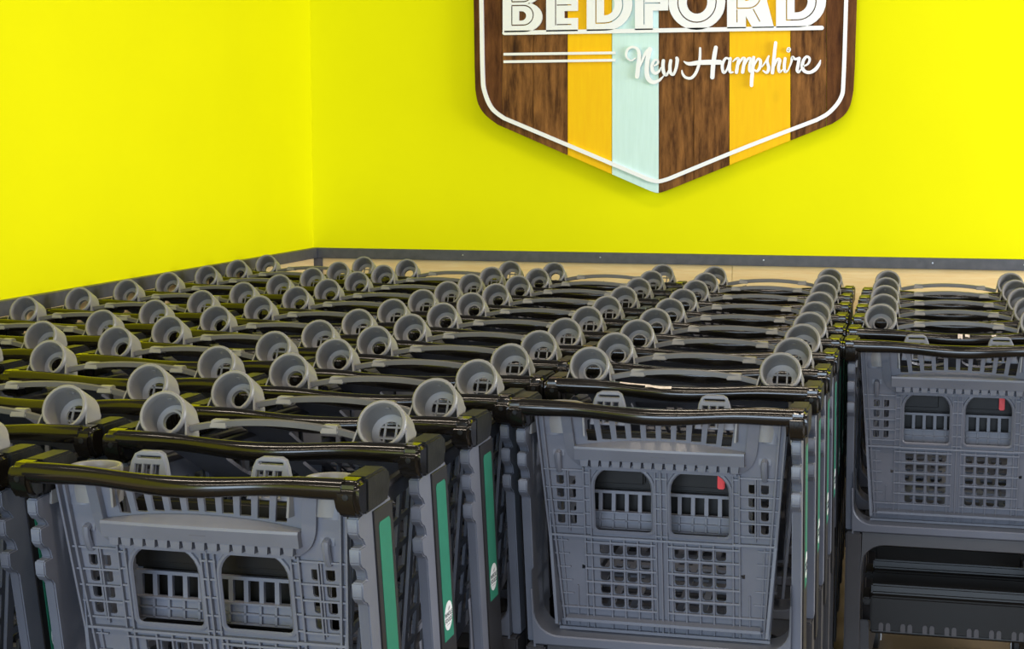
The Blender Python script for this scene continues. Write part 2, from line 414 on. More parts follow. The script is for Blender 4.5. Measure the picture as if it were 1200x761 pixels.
# brush script
S = 9.2308
a3 = lambda x, y: wallpt(725 + x / S, 45 + y / S, LY)
a4 = lambda x, y: wallpt(845 + x / S, 45 + y / S, LY)
script = [
 (a3, [[(180, 215, 14), (130, 240, 17), (82, 195, 22), (92, 125, 24), (150, 93, 27), (205, 120, 34), (222, 185, 40), (212, 280, 44), (203, 370, 46), (198, 415, 44)], [(215, 330, 16), (250, 250, 24), (290, 160, 32), (335, 112, 42)], [(337, 118, 46), (318, 190, 48), (305, 290, 47), (305, 390, 49), (330, 450, 50), (380, 475, 42), (440, 450, 28), (485, 405, 10)]]),
 (a3, [[(372, 300, 14), (420, 275, 20), (420, 238, 22), (388, 238, 27), (360, 290, 35), (365, 350, 38), (400, 378, 34), (440, 350, 22), (455, 315, 10)]]),
 (a3, [[(482, 240, 34), (478, 300, 36), (488, 370, 36), (515, 396, 28), (550, 330, 22), (562, 240, 34)], [(562, 240, 34), (553, 300, 35), (560, 370, 34), (590, 390, 28), (620, 320, 30), (632, 240, 36), (627, 212, 32)]]),
 (a3, [[(880, 105, 22), (878, 200, 27), (865, 290, 29), (830, 380, 31), (780, 430, 31), (720, 420, 28), (690, 380, 22), (683, 345, 10)], [(705, 250, 12), (760, 275, 38), (870, 262, 50), (980, 258, 54), (1095, 258, 52)], [(1050, 97, 40), (1035, 180, 45), (1020, 300, 46), (1012, 422, 44)]]),
 (a4, [[(92, 228, 20), (50, 215, 26), (13, 285, 33), (25, 368, 30), (62, 340, 22), (95, 240, 24)], [(98, 218, 34), (90, 290, 34), (97, 362, 30), (128, 365, 16)]]),
 (a4, [[(128, 250, 12), (160, 222, 22), (188, 222, 30), (178, 290, 34), (165, 368, 36)], [(180, 300, 16), (225, 222, 26), (255, 222, 32), (245, 290, 34), (232, 366, 36)], [(248, 300, 16), (290, 222, 26), (320, 225, 32), (310, 290, 33), (308, 345, 32), (328, 365, 24), (350, 340, 12)]]),
 (a4, [[(352, 206, 34), (345, 300, 36), (332, 430, 38), (328, 510, 36)], [(360, 290, 14), (395, 225, 26), (425, 242, 34), (418, 315, 33), (388, 355, 26), (360, 340, 18)]]),
 (a4, [[(440, 310, 12), (480, 255, 18), (516, 192, 20)], [(508, 205, 22), (500, 255, 30), (515, 320, 34), (495, 370, 30), (455, 350, 16)]]),
 (a4, [[(590, 46, 34), (578, 150, 36), (565, 280, 36), (555, 372, 36)], [(566, 320, 16), (605, 232, 28), (635, 235, 34), (622, 310, 34), (632, 362, 28), (665, 340, 12)]]),
 (a4, [[(692, 218, 32), (683, 300, 34), (693, 360, 30), (725, 345, 16)], [(728, 130, 46), (733, 116, 46)]]),
 (a4, [[(725, 345, 14), (755, 270, 20), (772, 205, 32), (800, 224, 26), (845, 215, 32)], [(845, 215, 34), (832, 290, 35), (823, 345, 34), (840, 364, 26), (868, 330, 12)]]),
 (a4, [[(885, 305, 14), (940, 275, 22), (958, 220, 26), (925, 198, 28), (890, 240, 34), (878, 310, 38), (905, 356, 36), (960, 368, 34), (1020, 335, 38), (1060, 280, 30), (1075, 235, 10)]])]
for fn, st in script:
    sobj('script_letter', ribbon(st, LY, 0.010, fn), 'signwhite', smooth=False)

# ------------------------------------------------------------------ shopping cart: meshes shared by all carts
# local frame: origin on the floor under the handle, +y towards the cart's nose, z up
GK = 0.19
def gy(z): return 0.07 + (0.97 - z) * GK            # rear gate plane
PK = 0.17
def py_(z): return 0.042 + (0.955 - z) * PK         # rear edge of the posts
def pf_(z): return py_(z) - 0.030                   # rear face of the lower frame
def gmap(off=0.0): return lambda u, v, w: (u, gy(v) + w + off, v)

# handle: a bar with a gentle waist
hp, hr = [], []
for i in range(41):
    t = -1 + 2 * i / 40; x = 0.259 * t
    s = 0.5 + 0.5 * math.cos(math.pi * max(-1, min(1, t / 0.72)))
    hp.append((x, -0.013 * s, 1.0 - 0.007 * s))
    hr.append(0.0165 - 0.0022 * math.sin(math.pi * min(1, abs(t) / 0.9)) ** 2)
ME = {}
ME['handle_bar'] = MB().tube(hp, hr, 16).mesh('handle_bar', 'black')
for sg in (1, -1):
    t = 'R' if sg > 0 else 'L'
    f = lambda u, v, w: (sg * w, u, v)
    body = [(0.030, 0.957), (0.030, 1.014), (0.115, 1.013), (0.133, 1.005), (0.138, 0.985), (0.124, 0.958)]
    cap = [(0.002, 0.957), (-0.010, 0.968), (-0.0175, 0.984), (-0.0175, 1.004), (-0.008, 1.0145), (0.0294, 1.0150), (0.0294, 0.957)]
    ME['handle_end' + t] = MB().prism(body, 0.248, 0.2845, f).mesh('handle_end', 'blackend', bevel=0.004)
    ME['end_cap' + t] = MB().prism(cap, 0.247, 0.2855, f).mesh('end_cap', 'black', bevel=0.008, seg=3)
    ME['cap_screw' + t] = MB().lathe([(0.0, 0.0012), (0.003, 0.001), (0.0045, 0.001), (0.005, 0.0)], 12).map(lambda x, y, z: (sg * 0.267 + x, -0.0178 - z, 0.992 + y)).mesh('cap_screw', 'blackend')
    # post with three bag hooks on its rear edge
    prof = []
    z0 = 0.953
    for ztop in (0.953, 0.905, 0.850):
        r = py_(ztop)
        prof += [(r - 0.002, ztop + 0.0005), (r - 0.023, ztop), (r - 0.025, ztop - 0.004), (r - 0.023, ztop - 0.024), (r - 0.014, ztop - 0.033), (r - 0.004, ztop - 0.037), (r + 0.003, ztop - 0.044)]
    prof += [(py_(0.5), 0.5), (py_(0.5) + 0.126, 0.5), (py_(0.956) + 0.126, 0.956)]
    prof[0] = (py_(0.956), 0.956)
    ME['post' + t] = MB().prism(prof, 0.2555, 0.2735, f).mesh('post', 'plastic', bevel=0.003)
    q = lambda a, z: (py_(z) + a, z)
    ME['side_strip' + t] = MB().prism([q(0.038, 0.950), q(0.038, 0.44), q(0.124, 0.44), q(0.124, 0.950)], 0.2737, 0.2765, f).mesh('side_strip', 'strip', bevel=0.0008, seg=1)
    lab = [q(0.055, 0.922), q(0.055, 0.636), q(0.108, 0.636), q(0.108, 0.922), q(0.103, 0.928), q(0.060, 0.928)]
    ME['green_label' + t] = MB().prism(lab, 0.2767, 0.2773, f).mesh('green_label', 'green', smooth=False)
    cyl = py_(0.680) + 0.0815
    disc = [(cyl + 0.0225 * math.cos(k * math.pi / 12), 0.680 + 0.0265 * math.sin(k * math.pi / 12)) for k in range(24)]
    ME['logo_disc' + t] = MB().prism(disc, 0.2774, 0.2778, f).mesh('logo_disc', 'white', smooth=False)
    lt = MB()
    for s_, sz, dz in (('WHOLE', 0.0125, 0.0005), ('FOODS', 0.0125, -0.0100)):
        tm = text_mb(s_, sz, 0.0004); lt.add(tm.v, tm.f)
        lt.v[len(lt.v) - len(tm.v):] = [(x, y + dz, z) for x, y, z in tm.v]
    lt.add([(-0.010, -0.0145, 0), (0.010, -0.0145, 0), (0.010, -0.0137, 0), (-0.010, -0.0137, 0)], [(0, 1, 2, 3)])
    lt.add([(-0.004, 0.0115, 0), (0.002, 0.0125, 0), (0.007, 0.0185, 0), (0.001, 0.0165, 0)], [(0, 1, 2, 3)])
    ME['lettering' + t] = lt.map(lambda x, y, z: (sg * (0.2780 + z), cyl + sg * x, 0.6785 + y)).mesh('lettering', 'ink', smooth=False)
    # basket side: tapers to the nose so carts nest
    def bx(y, z): return 0.240 - 0.075 * (y - 0.1) - 0.075 * (0.955 - z)
    def bz(y): return 0.545 + 0.11 * (y - 0.1)
    cs = [[(0.10, 0.955), (0.10, bz(0.10)), (0.90, bz(0.9)), (0.90, 0.930)]]
    for i in range(11):
        for j in range(6):
            y0, y1 = 0.122 + i * 0.070, 0.122 + i * 0.070 + 0.052
            zb = bz(y1) + 0.03; zt = 0.93 - 0.02 * (y1 / 0.9); h = (zt - zb) / 6
            cs.append([(y0, zb + j * h), (y1, zb + j * h), (y1, zb + (j + .78) * h), (y0, zb + (j + .78) * h)])
    ME['basket_side' + t] = plate(cs, 0.006).map(lambda u, v, w: (sg * (bx(u, v) + w), u, v)).mesh('basket_side', 'plastic', smooth=False)
    ME['basket_rim' + t] = MB().tube([(sg * (bx(y, 0.955) + 0.002), y, 0.955 - 0.03 * (y - 0.1)) for y in (0.10, 0.3, 0.5, 0.7, 0.9)], 0.008, 8).mesh('basket_rim', 'frame')
    # leg of the lower frame
    legp = [(pf_(0.5) + 0.004, 0.499), (pf_(0.5) + 0.030, 0.30), (pf_(0.5) + 0.030, 0.10), (pf_(0.5) + 0.10, 0.10), (pf_(0.5) + 0.10, 0.499)]
    ME['leg' + t] = MB().prism(legp, 0.232, 0.272, f).mesh('leg', 'frame', bevel=0.004)
    ME['base_rail' + t] = MB().prism([(pf_(0.5) + 0.101, 0.10), (0.80, 0.085), (0.80, 0.115), (0.45, 0.16), (pf_(0.5) + 0.101, 0.24)], 0.215, 0.255, f).map(lambda x, y, z: (x * (1 - 0.14 * y), y, z)).mesh('base_rail', 'frame', bevel=0.003)
# lower opening arch beneath the gate
archo = [(-0.2315, 0.499), (-0.2315, 0.40)] + [(-0.2315 + 0.06 - 0.06 * math.cos(math.radians(a)), 0.405 + 0.06 * math.sin(math.radians(a))) for a in range(0, 91, 15)]
archo = archo + [(-x, z) for x, z in reversed(archo)]
ME['frame_arch'] = plate([archo], 0.07, 0.002).map(lambda u, v, w: (u, pf_(0.5) + 0.052 + w, v)).mesh('frame_arch', 'frame')
fil = [(0.255, 0.66), (0.2545, 0.62)] + [(0.204 + 0.046 * math.cos(math.radians(a)) + 0.003 * math.cos(math.radians(a)), 0.570 - 0.048 * math.sin(math.radians(a))) for a in range(0, 91, 15)]
cbo = [(-0.255, 0.5), (0.255, 0.5)] + fil + [(-x, z) for x, z in reversed(fil)]
ME['rear_crossbar'] = plate([cbo], 0.09, 0.003).map(lambda u, v, w: (u, pf_(v) + 0.052 + w, v)).mesh('rear_crossbar', 'plastic')
# basket floor and nose
cs = [[(-0.195, 0.12), (0.195, 0.12), (0.135, 0.90), (-0.135, 0.90)]]
for i in range(12):
    for j in range(7):
        y0 = 0.145 + i * 0.061; w = (0.19 - 0.075 * (y0 - 0.1)) * 2 / 7.6
        x0 = (j - 3) * w - w * .36; cs.append(rect(x0, x0 + w * .72, y0, y0 + 0.044))
ME['basket_floor'] = plate(cs, 0.006).map(lambda u, v, w: (u, v, 0.548 + 0.11 * (v - 0.1) + w)).mesh('basket_floor', 'plastic', smooth=False)
cs = [[(-0.135, 0.64), (0.135, 0.64), (0.165, 0.93), (-0.165, 0.93)]]
for i in range(6):
    for j in range(5): cs.append(rect(-0.122 + i * 0.041, -0.122 + i * 0.041 + 0.032, 0.66 + j * 0.051, 0.66 + j * 0.051 + 0.04))
ME['basket_nose'] = plate(cs, 0.008).map(lambda u, v, w: (u, 0.902 + w, v)).mesh('basket_nose', 'plastic', smooth=False)
# lower tray: stepped rear lip with slots, shallow deck
ty = 0.155
tr = MB()
lip = [(0.0, 0.215), (-0.012, 0.225), (-0.012, 0.318), (0.006, 0.324), (0.010, 0.345), (0.020, 0.347), (0.025, 0.322), (0.22, 0.290), (0.22, 0.275), (0.014, 0.300), (0.012, 0.215)]
tr.prism(lip, -0.205, 0.205, lambda u, v, w: (w, ty + u, v))
tr.box(-0.226, -0.204, ty - 0.004, ty + 0.10, 0.292, 0.312); tr.box(0.204, 0.226, ty - 0.004, ty + 0.10, 0.292, 0.312)
ME['lower_tray'] = tr.mesh('lower_tray', 'tray', bevel=0.004)
d = 0.0
ME['slot_tab'] = MB().prism([(-0.006, 0.226), (0.006, 0.226), (0.006, 0.244), (0.003, 0.249), (-0.003, 0.249), (-0.006, 0.244)], ty - 0.0145, ty - 0.012, lambda u, v, w: (u, w, v)).mesh('slot_tab', 'tab', smooth=False)
# casters
ME['caster'] = MB().box(-0.016, -0.012, -0.02, 0.02, 0.03, 0.09).box(0.012, 0.016, -0.02, 0.02, 0.03, 0.09).box(-0.016, 0.016, -0.02, 0.02, 0.088, 0.099).mesh('caster', 'steel', bevel=0.001, seg=1)
ME['wheel'] = MB().lathe([(0.0, -0.010), (0.035, -0.010), (0.041, -0.006), (0.041, 0.006), (0.035, 0.010), (0.0, 0.010)], 16).map(lambda x, y, z: (z, x, y + 0.041)).mesh('wheel', 'rubber')

# --- cup holders (mouth at origin, axis +z = out of the mouth)
def cup(kind):
    mb = MB()
    mb.lathe([(0.0355, -0.0010), (0.0372, 0.0018), (0.0410, 0.0022), (0.0430, 0.0), (0.0432, -0.007), (0.0415, -0.008), (0.0390, -0.052), (0.0200, -0.054), (0.0200, -0.050), (0.0320, -0.048), (0.0345, -0.008)], 28, closed=True)
    if kind == 'ring':
        mb.lathe([(0.0165, -0.050), (0.0165, -0.040), (0.0205, -0.040), (0.0205, -0.050)], 20, closed=True)
        mb.box(-0.006, 0.004, -0.031, -0.019, -0.049, -0.038)
    else:
        for d in (-0.010, 0.010):
            mb.box(d - 0.0016, d + 0.0016, -0.021, 0.021, -0.0535, -0.0505); mb.box(-0.021, 0.021, d - 0.0016, d + 0.0016, -0.0535, -0.0505)
    # hood over the cup whose sides flare down to the gate
    outl_ = [(0.0525, -0.048), (0.0475, -0.022)] + [(0.0428 * math.cos(math.radians(a)), 0.0428 * math.sin(math.radians(a))) for a in range(-5, 186, 10)] + [(-0.0475, -0.022), (-0.0525, -0.048)]
    inn_ = [(u * 0.93, v * (0.93 if v > 0 else 1.0)) for u, v in outl_]
    n = len(outl_); vs_ = []
    for (u, v), (ui, vi) in zip(outl_, inn_):
        k = 1.06 if v < 0.01 else 1.0
        vs_ += [(u, v, -0.006), (u * k, v, -0.054), (ui * k, vi, -0.054), (ui, vi, -0.006)]
    fs_ = [(0, 1, 2, 3), (4 * n - 1, 4 * n - 2, 4 * n - 3, 4 * n - 4)]
    for i in range(n - 1):
        for k in range(4): fs_.append((4 * i + k, 4 * i + (k + 1) % 4, 4 * i + 4 + (k + 1) % 4, 4 * i + 4 + k))
    mb.add(vs_, fs_)
    # small moulded mark inside the wall
    mb.lathe([(0.003, 0.0), (0.0055, 0.0), (0.0055, 0.0008), (0.003, 0.0008)], 12, closed=True, fn=lambda p: (p[0], 0.0338 - p[2] - 0.0006, -0.018 + p[1]))
    return mb
TILT = math.radians(63)
def cup_place(kind, x, y, z, ang):
    # the axis tips from straight up (ang=0) back towards the shopper
    c, s = math.cos(ang), math.sin(ang)
    return cup(kind).map(lambda u, v, w: (x + u, y + v * c - w * s, z + v * s + w * c)).mesh('cup_holder', 'cup', angle=50)
ME['cup_upL'] = cup_place('ring', -0.2, 0.045, 1.0385, TILT)
ME['cup_upR'] = cup_place('grid', 0.2, 0.045, 1.0385, TILT)
ME['cup_flatL'] = cup_place('ring', -0.2, 0.104, 0.992, 0.0)
ME['cup_flatR'] = cup_place('grid', 0.2, 0.104, 0.992, 0.0)

# --- raised gate (nested carts): sloping slotted panel and the arched grab rail
t63 = math.tan(math.radians(27))
cs = [[(-0.215, 0.062), (0.215, 0.062), (0.195, 0.46), (-0.195, 0.46)]]
for k in range(11): cs.append(rect(-0.137 + k * 0.0252, -0.137 + k * 0.0252 + 0.0165, 0.070, 0.098))
for sgn in (-1, 1):
    cs.append([(sgn * 0.073 + a, 0.13 + b) for a, b in arch(0, 0.055, 0, 0.13, 0.02, 0.045, 4)])
    for i in range(4):
        for j in range(5): cs.append(rect(sgn * 0.068 - 0.05 + i * 0.0255, sgn * 0.068 - 0.05 + i * 0.0255 + 0.019, 0.285 + j * 0.032, 0.285 + j * 0.032 + 0.024))
ME['gate_up'] = plate(cs, 0.007).map(lambda u, v, w: (u, v + w * 0.45, 0.990 - (v - 0.06) * t63 + w * 0.89)).mesh('rear_gate', 'gate', smooth=False)
ar = MB()
secs = []
for i in range(33):
    x = -0.155 + 0.31 * i / 32
    z = 1.004 + 0.021 * max(0.0, 1 - (x / 0.165) ** 2) ** 0.8
    secs.append([(x, 0.050, z), (x, 0.072, z - 0.003), (x, 0.072, z + 0.006), (x, 0.056, z + 0.0115), (x, 0.050, z + 0.0095)])
for i in range(32):
    n = 5; vs_ = secs[i] + secs[i + 1]
    ar.add(vs_, [(k, (k + 1) % n, n + (k + 1) % n, n + k) for k in range(n)])
ar.add(secs[0], [(0, 1, 2, 3, 4)]); ar.add(secs[-1], [(4, 3, 2, 1, 0)])
ME['arched_rail'] = ar.mesh('arched_rail', 'arch')
for t, xc in (('L', -0.098), ('R', 0.105)):
    z = 1.004 + 0.021 * (1 - (xc / 0.165) ** 2) ** 0.8
    ME['rail_block' + t] = MB().hexa([(xc - 0.016, 0.046, z - 0.001), (xc + 0.016, 0.046, z - 0.001), (xc + 0.016, 0.074, z - 0.003), (xc - 0.016, 0.074, z - 0.003),
                                      (xc - 0.014, 0.052, z + 0.0125), (xc + 0.014, 0.052, z + 0.0125), (xc + 0.014, 0.070, z + 0.0125), (xc - 0.014, 0.070, z + 0.0125)]).mesh('rail_block', 'cup', bevel=0.0015)

# --- hanging gate (front carts), the full moulded panel
GATE_W |= {'rear_gate', 'rib_grid', 'opening_lip', 'ledge', 'ledge_slot', 'ledge_tooth', 'gate_bracket', 'bag_hook', 'hinge_boss', 'grab_loop'}
GZT, GZB = 0.985, 0.522
def ghw(z): return 0.203 + (z - GZB) / (GZT - GZB) * 0.031
cs = [[(-ghw(GZB) + .012, GZB), (ghw(GZB) - .012, GZB), (ghw(GZB + .012), GZB + .012), (ghw(GZT), GZT), (-ghw(GZT), GZT), (-ghw(GZB + .012), GZB + .012)]]
OPC, OPW, OPB, OPT = 0.0725, 0.058, 0.737, 0.878
for s in (-1, 1): cs.append(arch(s * OPC, OPW, OPB, OPT))
for k in range(10):
    x0 = -0.139 + k * 0.0282; sl = 0.006 * (x0 + 0.0105) / 0.139
    zb = 0.9225 + 0.0135 * (1 - ((x0 + 0.01) / 0.15) ** 2)
    cs.append([(x0 - sl * .3, zb), (x0 + 0.0185 - sl * .3, zb), (x0 + 0.0185 + sl, 0.979), (x0 + sl, 0.979)])
colx = [0.0195 + 0.0262 * i for i in range(4)]
LR = [0.690 - 0.0285 * j for j in range(5)]
for s in (-1, 1):
    for i in range(2):          # small paired windows beside the leg openings
        for j in range(4):
            xa = 0.163 + i * 0.0225; zb = 0.833 - j * 0.0275
            cs.append([(s * u, v) for u, v in rbot(xa, xa + 0.0145, zb, zb + 0.0185, 0.004)][::s])
    for i in range(4):
        for j in range(5):
            xa = colx[i] + 0.0035; zb = LR[j] - 0.0005
            cs.append([(s * u, v) for u, v in rbot(xa, xa + 0.0190, zb, zb + 0.0195, 0.005)][::s])
    cs.append([(s * u, v) for u, v in ((0.150, 0.655), (0.156, 0.655), (0.156, 0.664), (0.148, 0.662))][::s])
ME['gate_down'] = plate(cs, 0.006).map(gmap()).mesh('rear_gate', 'gate', smooth=False)
# ribs standing proud of the panel
rb = MB()
def vrib(x, z0, z1, w=0.0032, d=0.009, lean=0.0):
    d *= 1.35
    rb.hexa([(x - w / 2, gy(z0) - d, z0), (x + w / 2, gy(z0) - d, z0), (x + w / 2, gy(z0), z0), (x - w / 2, gy(z0), z0),
             (x + lean - w / 2, gy(z1) - d, z1), (x + lean + w / 2, gy(z1) - d, z1), (x + lean + w / 2, gy(z1), z1), (x + lean - w / 2, gy(z1), z1)])
def hrib(x0, x1, z, h=0.0030, d=0.008):
    d *= 1.35
    rb.hexa([(x0, gy(z) - d, z - h / 2), (x1, gy(z) - d, z - h / 2), (x1, gy(z), z - h / 2), (x0, gy(z), z - h / 2),
             (x0, gy(z) - d, z + h / 2), (x1, gy(z) - d, z + h / 2), (x1, gy(z), z + h / 2), (x0, gy(z), z + h / 2)])
for x in (-0.0105, 0.0, 0.0105): vrib(x, GZB, 0.872, 0.003, 0.007 if x else 0.009)
for s in (-1, 1):
    for x in (0.1345, 0.1465): vrib(s * x, GZB + .008, 0.872, 0.003, 0.008)
    for x in colx[1:]: vrib(s * x, GZB + .008, 0.724, 0.0030, 0.008)
    vrib(s * colx[0], GZB + .008, 0.724, 0.003, 0.008)
    for off, d in ((0.002, 0.012), (0.0125, 0.010)):
        x0, x1 = ghw(GZB + .01) - off, ghw(0.975) - off
        vrib(s * x0, GZB + .01, 0.975, 0.0034, d, s * (x1 - x0))
    vrib(s * 0.176, 0.735, 0.865, 0.0026, 0.007); vrib(s * 0.1805, 0.740, 0.865, 0.0022, 0.006)
    for z in (0.865, 0.8275, 0.800, 0.7725, 0.745): hrib(*sorted((s * 0.146, s * ghw(z))), z, 0.0028, 0.007)
    hrib(*sorted((s * 0.1345, s * ghw(0.728))), 0.728, 0.004, 0.011)
    for z in (0.861, 0.8325, 0.804, 0.7755, 0.747):
        hrib(*sorted((s * 0.1325, s * 0.148)), z, 0.0028, 0.007)
    for j in range(7):
        z = 0.7155 - j * 0.0285
        hrib(*sorted((s * 0.0105, s * (0.148 if j < 5 else ghw(z)))), z, 0.0030, 0.009)
        if j < 5: hrib(*sorted((s * (ghw(z) - 0.035), s * ghw(z))), z, 0.0024, 0.006)
    vrib(s * 0.165, GZB + .01, 0.62, 0.0026, 0.006)
    vrib(s * (0.185), GZB + .01, 0.724, 0.0024, 0.006, s * 0.008)
for z in (0.855, 0.824, 0.793, 0.762, 0.735): hrib(-0.0125, 0.0125, z, 0.0028, 0.007)
hrib(-0.150, 0.150, 0.7262, 0.0040, 0.010); hrib(-ghw(GZB), ghw(GZB), GZB + 0.004, 0.006, 0.010)
ME['gate_ribs'] = rb.mesh('rib_grid', 'gate', smooth=False)
for s in (-1, 1):
    lp = MB()
    P = arch(s * OPC, OPW, OPB, OPT)
    P.append(P[0]); P.append(P[1])
    lp.tube([(u, gy(v) - 0.004, v) for u, v in P], 0.0042, 6, caps=False)
    ME['opening_lip' + ('L' if s < 0 else 'R')] = lp.mesh('opening_lip', 'gate')
# ledge below the slots with its toothed underside
lg = MB(); W = 0.158; secs = []
for i in range(25):
    x = -W + 2 * W * i / 24; b = 1 - (x / W) ** 2
    secs.append([(x, gy(.92) - 0.002, 0.9165 + 0.0165 * b), (x, gy(.92) - 0.030 - 0.004 * b, 0.9185), (x, gy(.92) - 0.031 - 0.004 * b, 0.914), (x, gy(.89) - 0.031, 0.8915), (x, gy(.89) - 0.002, 0.8915)])
for i in range(24):
    lg.add(secs[i] + secs[i + 1], [(k, (k + 1) % 5, 5 + (k + 1) % 5, 5 + k) for k in range(5)])
lg.add(secs[0], [(0, 1, 2, 3, 4)]); lg.add(secs[-1], [(4, 3, 2, 1, 0)])
ME['ledge'] = lg.mesh('ledge', 'gate', angle=25)
ME['ledge_slot'] = MB().box(-0.013, 0.013, gy(.905) - 0.0335, gy(.905) - 0.0250, 0.9035, 0.9085).mesh('ledge_slot', 'frame', smooth=False)
for k in range(15):
    th = MB()
    xc = -0.140 + k * 0.020
    th.hexa([(xc - 0.0065, gy(.876) - 0.030, 0.878), (xc + 0.0065, gy(.876) - 0.030, 0.878), (xc + 0.0065, gy(.876), 0.877), (xc - 0.0065, gy(.876), 0.877),
             (xc - 0.0080, gy(.89) - 0.029, 0.8912), (xc + 0.0080, gy(.89) - 0.029, 0.8912), (xc + 0.0080, gy(.89), 0.8912), (xc - 0.0080, gy(.89), 0.8912)])
    ME['ledge_tooth%d' % k] = th.mesh('ledge_tooth', 'gate', smooth=False)
br = MB()
for s in (-1, 1):
    P = smooth_path([(0.176, 0.985), (0.172, 0.945), (0.168, 0.912), (0.158, 0.889), (0.140, 0.874)], 4)
    for a, b in zip(P[:-1], P[1:]):
        w0 = 0.010
        def c(p, o, y): return (s * (p[0] + o), gy(p[1]) - y, p[1])
        br.hexa([c(b, -w0, 0.018), c(b, w0, 0.012), c(b, w0, 0), c(b, -w0, 0), c(a, -w0, 0.018), c(a, w0, 0.012), c(a, w0, 0), c(a, -w0, 0)])
br.hexa([(-0.142, gy(.87) - 0.010, 0.868), (0.142, gy(.87) - 0.010, 0.868), (0.142, gy(.87), 0.868), (-0.142, gy(.87), 0.868), (-0.142, gy(.876) - 0.010, 0.876), (0.142, gy(.876) - 0.010, 0.876), (0.142, gy(.876), 0.876), (-0.142, gy(.876), 0.876)])
ME['gate_bracket'] = br.mesh('gate_bracket', 'gate', angle=40)
for s in (-1, 1):
    xc = s * 0.193; t = 'L' if s < 0 else 'R'
    hk = MB()
    hk.tube([(xc, gy(.865) - 0.003, 0.862), (xc, gy(.87) - 0.010, 0.872), (xc, gy(.885) - 0.014, 0.888), (xc, gy(.9) - 0.013, 0.897), (xc, gy(.9) + 0.002, 0.902)], 0.0065, 8)
    hk.box(xc - 0.011, xc + 0.011, gy(.90) - 0.004, gy(.90) + 0.004, 0.893, 0.911)
    ME['bag_hook' + t] = hk.mesh('bag_hook', 'gate')
    ME['hinge_boss' + t] = MB().lathe([(0.0, 0.936), (0.0215, 0.936), (0.0215, 0.983), (0.0, 0.983)], 20, fn=lambda p: (s * 0.203 + p[0], gy(0.96) + 0.012 + p[1] * 0.75, p[2])).mesh('hinge_boss', 'gate')
# grab loops above the gate
def loop(xc):
    out = [(xc - 0.037, 0.955), (xc - 0.031, 1.004), (xc - 0.026, 1.0155), (xc - 0.017, 1.020), (xc + 0.013, 1.020), (xc + 0.021, 1.0155), (xc + 0.026, 1.004), (xc + 0.040, 0.955)]
    cs = [out, rrect(xc - 0.0215, xc + 0.0175, 1.0085, 1.0125, 0.0018, 2)]
    for a in (-0.023, -0.0085, 0.0065): cs.append(rect(xc + a, xc + a + 0.0095, 0.960, 0.999))
    return plate(cs, 0.013, 0.0016).map(lambda u, v, w: (u, 0.098 + (v - 0.96) * 0.25 + w, v))
for t, xc in (('L', -0.100), ('R', 0.098)): ME['grab_loop' + t] = loop(xc).mesh('grab_loop', 'gate')
# child seat seen through the leg openings
cs = [[(-0.17, 0.728), (0.17, 0.728), (0.17, 0.808), (-0.17, 0.808)]]
for k in range(12): cs.append(rect(-0.158 + k * 0.0268, -0.158 + k * 0.0268 + 0.0190, 0.766, 0.802))
sb = plate(cs, 0.008)
for k in range(13): sb.box(-0.1635 + k * 0.0268, -0.1595 + k * 0.0268, 0.731, 0.764, -0.011, -0.004)
for z in (0.7315, 0.748, 0.7645): sb.box(-0.17, 0.17, z - 0.0015, z + 0.0015, -0.011, -0.004)
ME['seat_grille'] = sb.map(lambda u, v, w: (u, 0.175 + w, v)).mesh('seat_grille', 'gate', smooth=False)
ME['seat_pan'] = MB().box(-0.175, 0.175, 0.135, 0.32, 0.708, 0.714).mesh('seat_pan', 'seat', bevel=0.002)
sbk = MB().prism([(0.180, 0.810), (0.180, 0.905), (0.186, 0.925), (0.212, 0.925), (0.212, 0.72), (0.205, 0.72), (0.205, 0.810)], -0.175, 0.175, lambda u, v, w: (w, u, v))
for xc in (-0.095, 0.060): sbk.box(xc - 0.050, xc + 0.050, 0.166, 0.180, 0.822, 0.905)
ME['seat_back'] = sbk.mesh('seat_back', 'seat', bevel=0.007, seg=3)
ME['red_buckle'] = MB().box(0.103, 0.117, 0.150, 0.162, 0.826, 0.862).mesh('red_buckle', 'red', bevel=0.002)

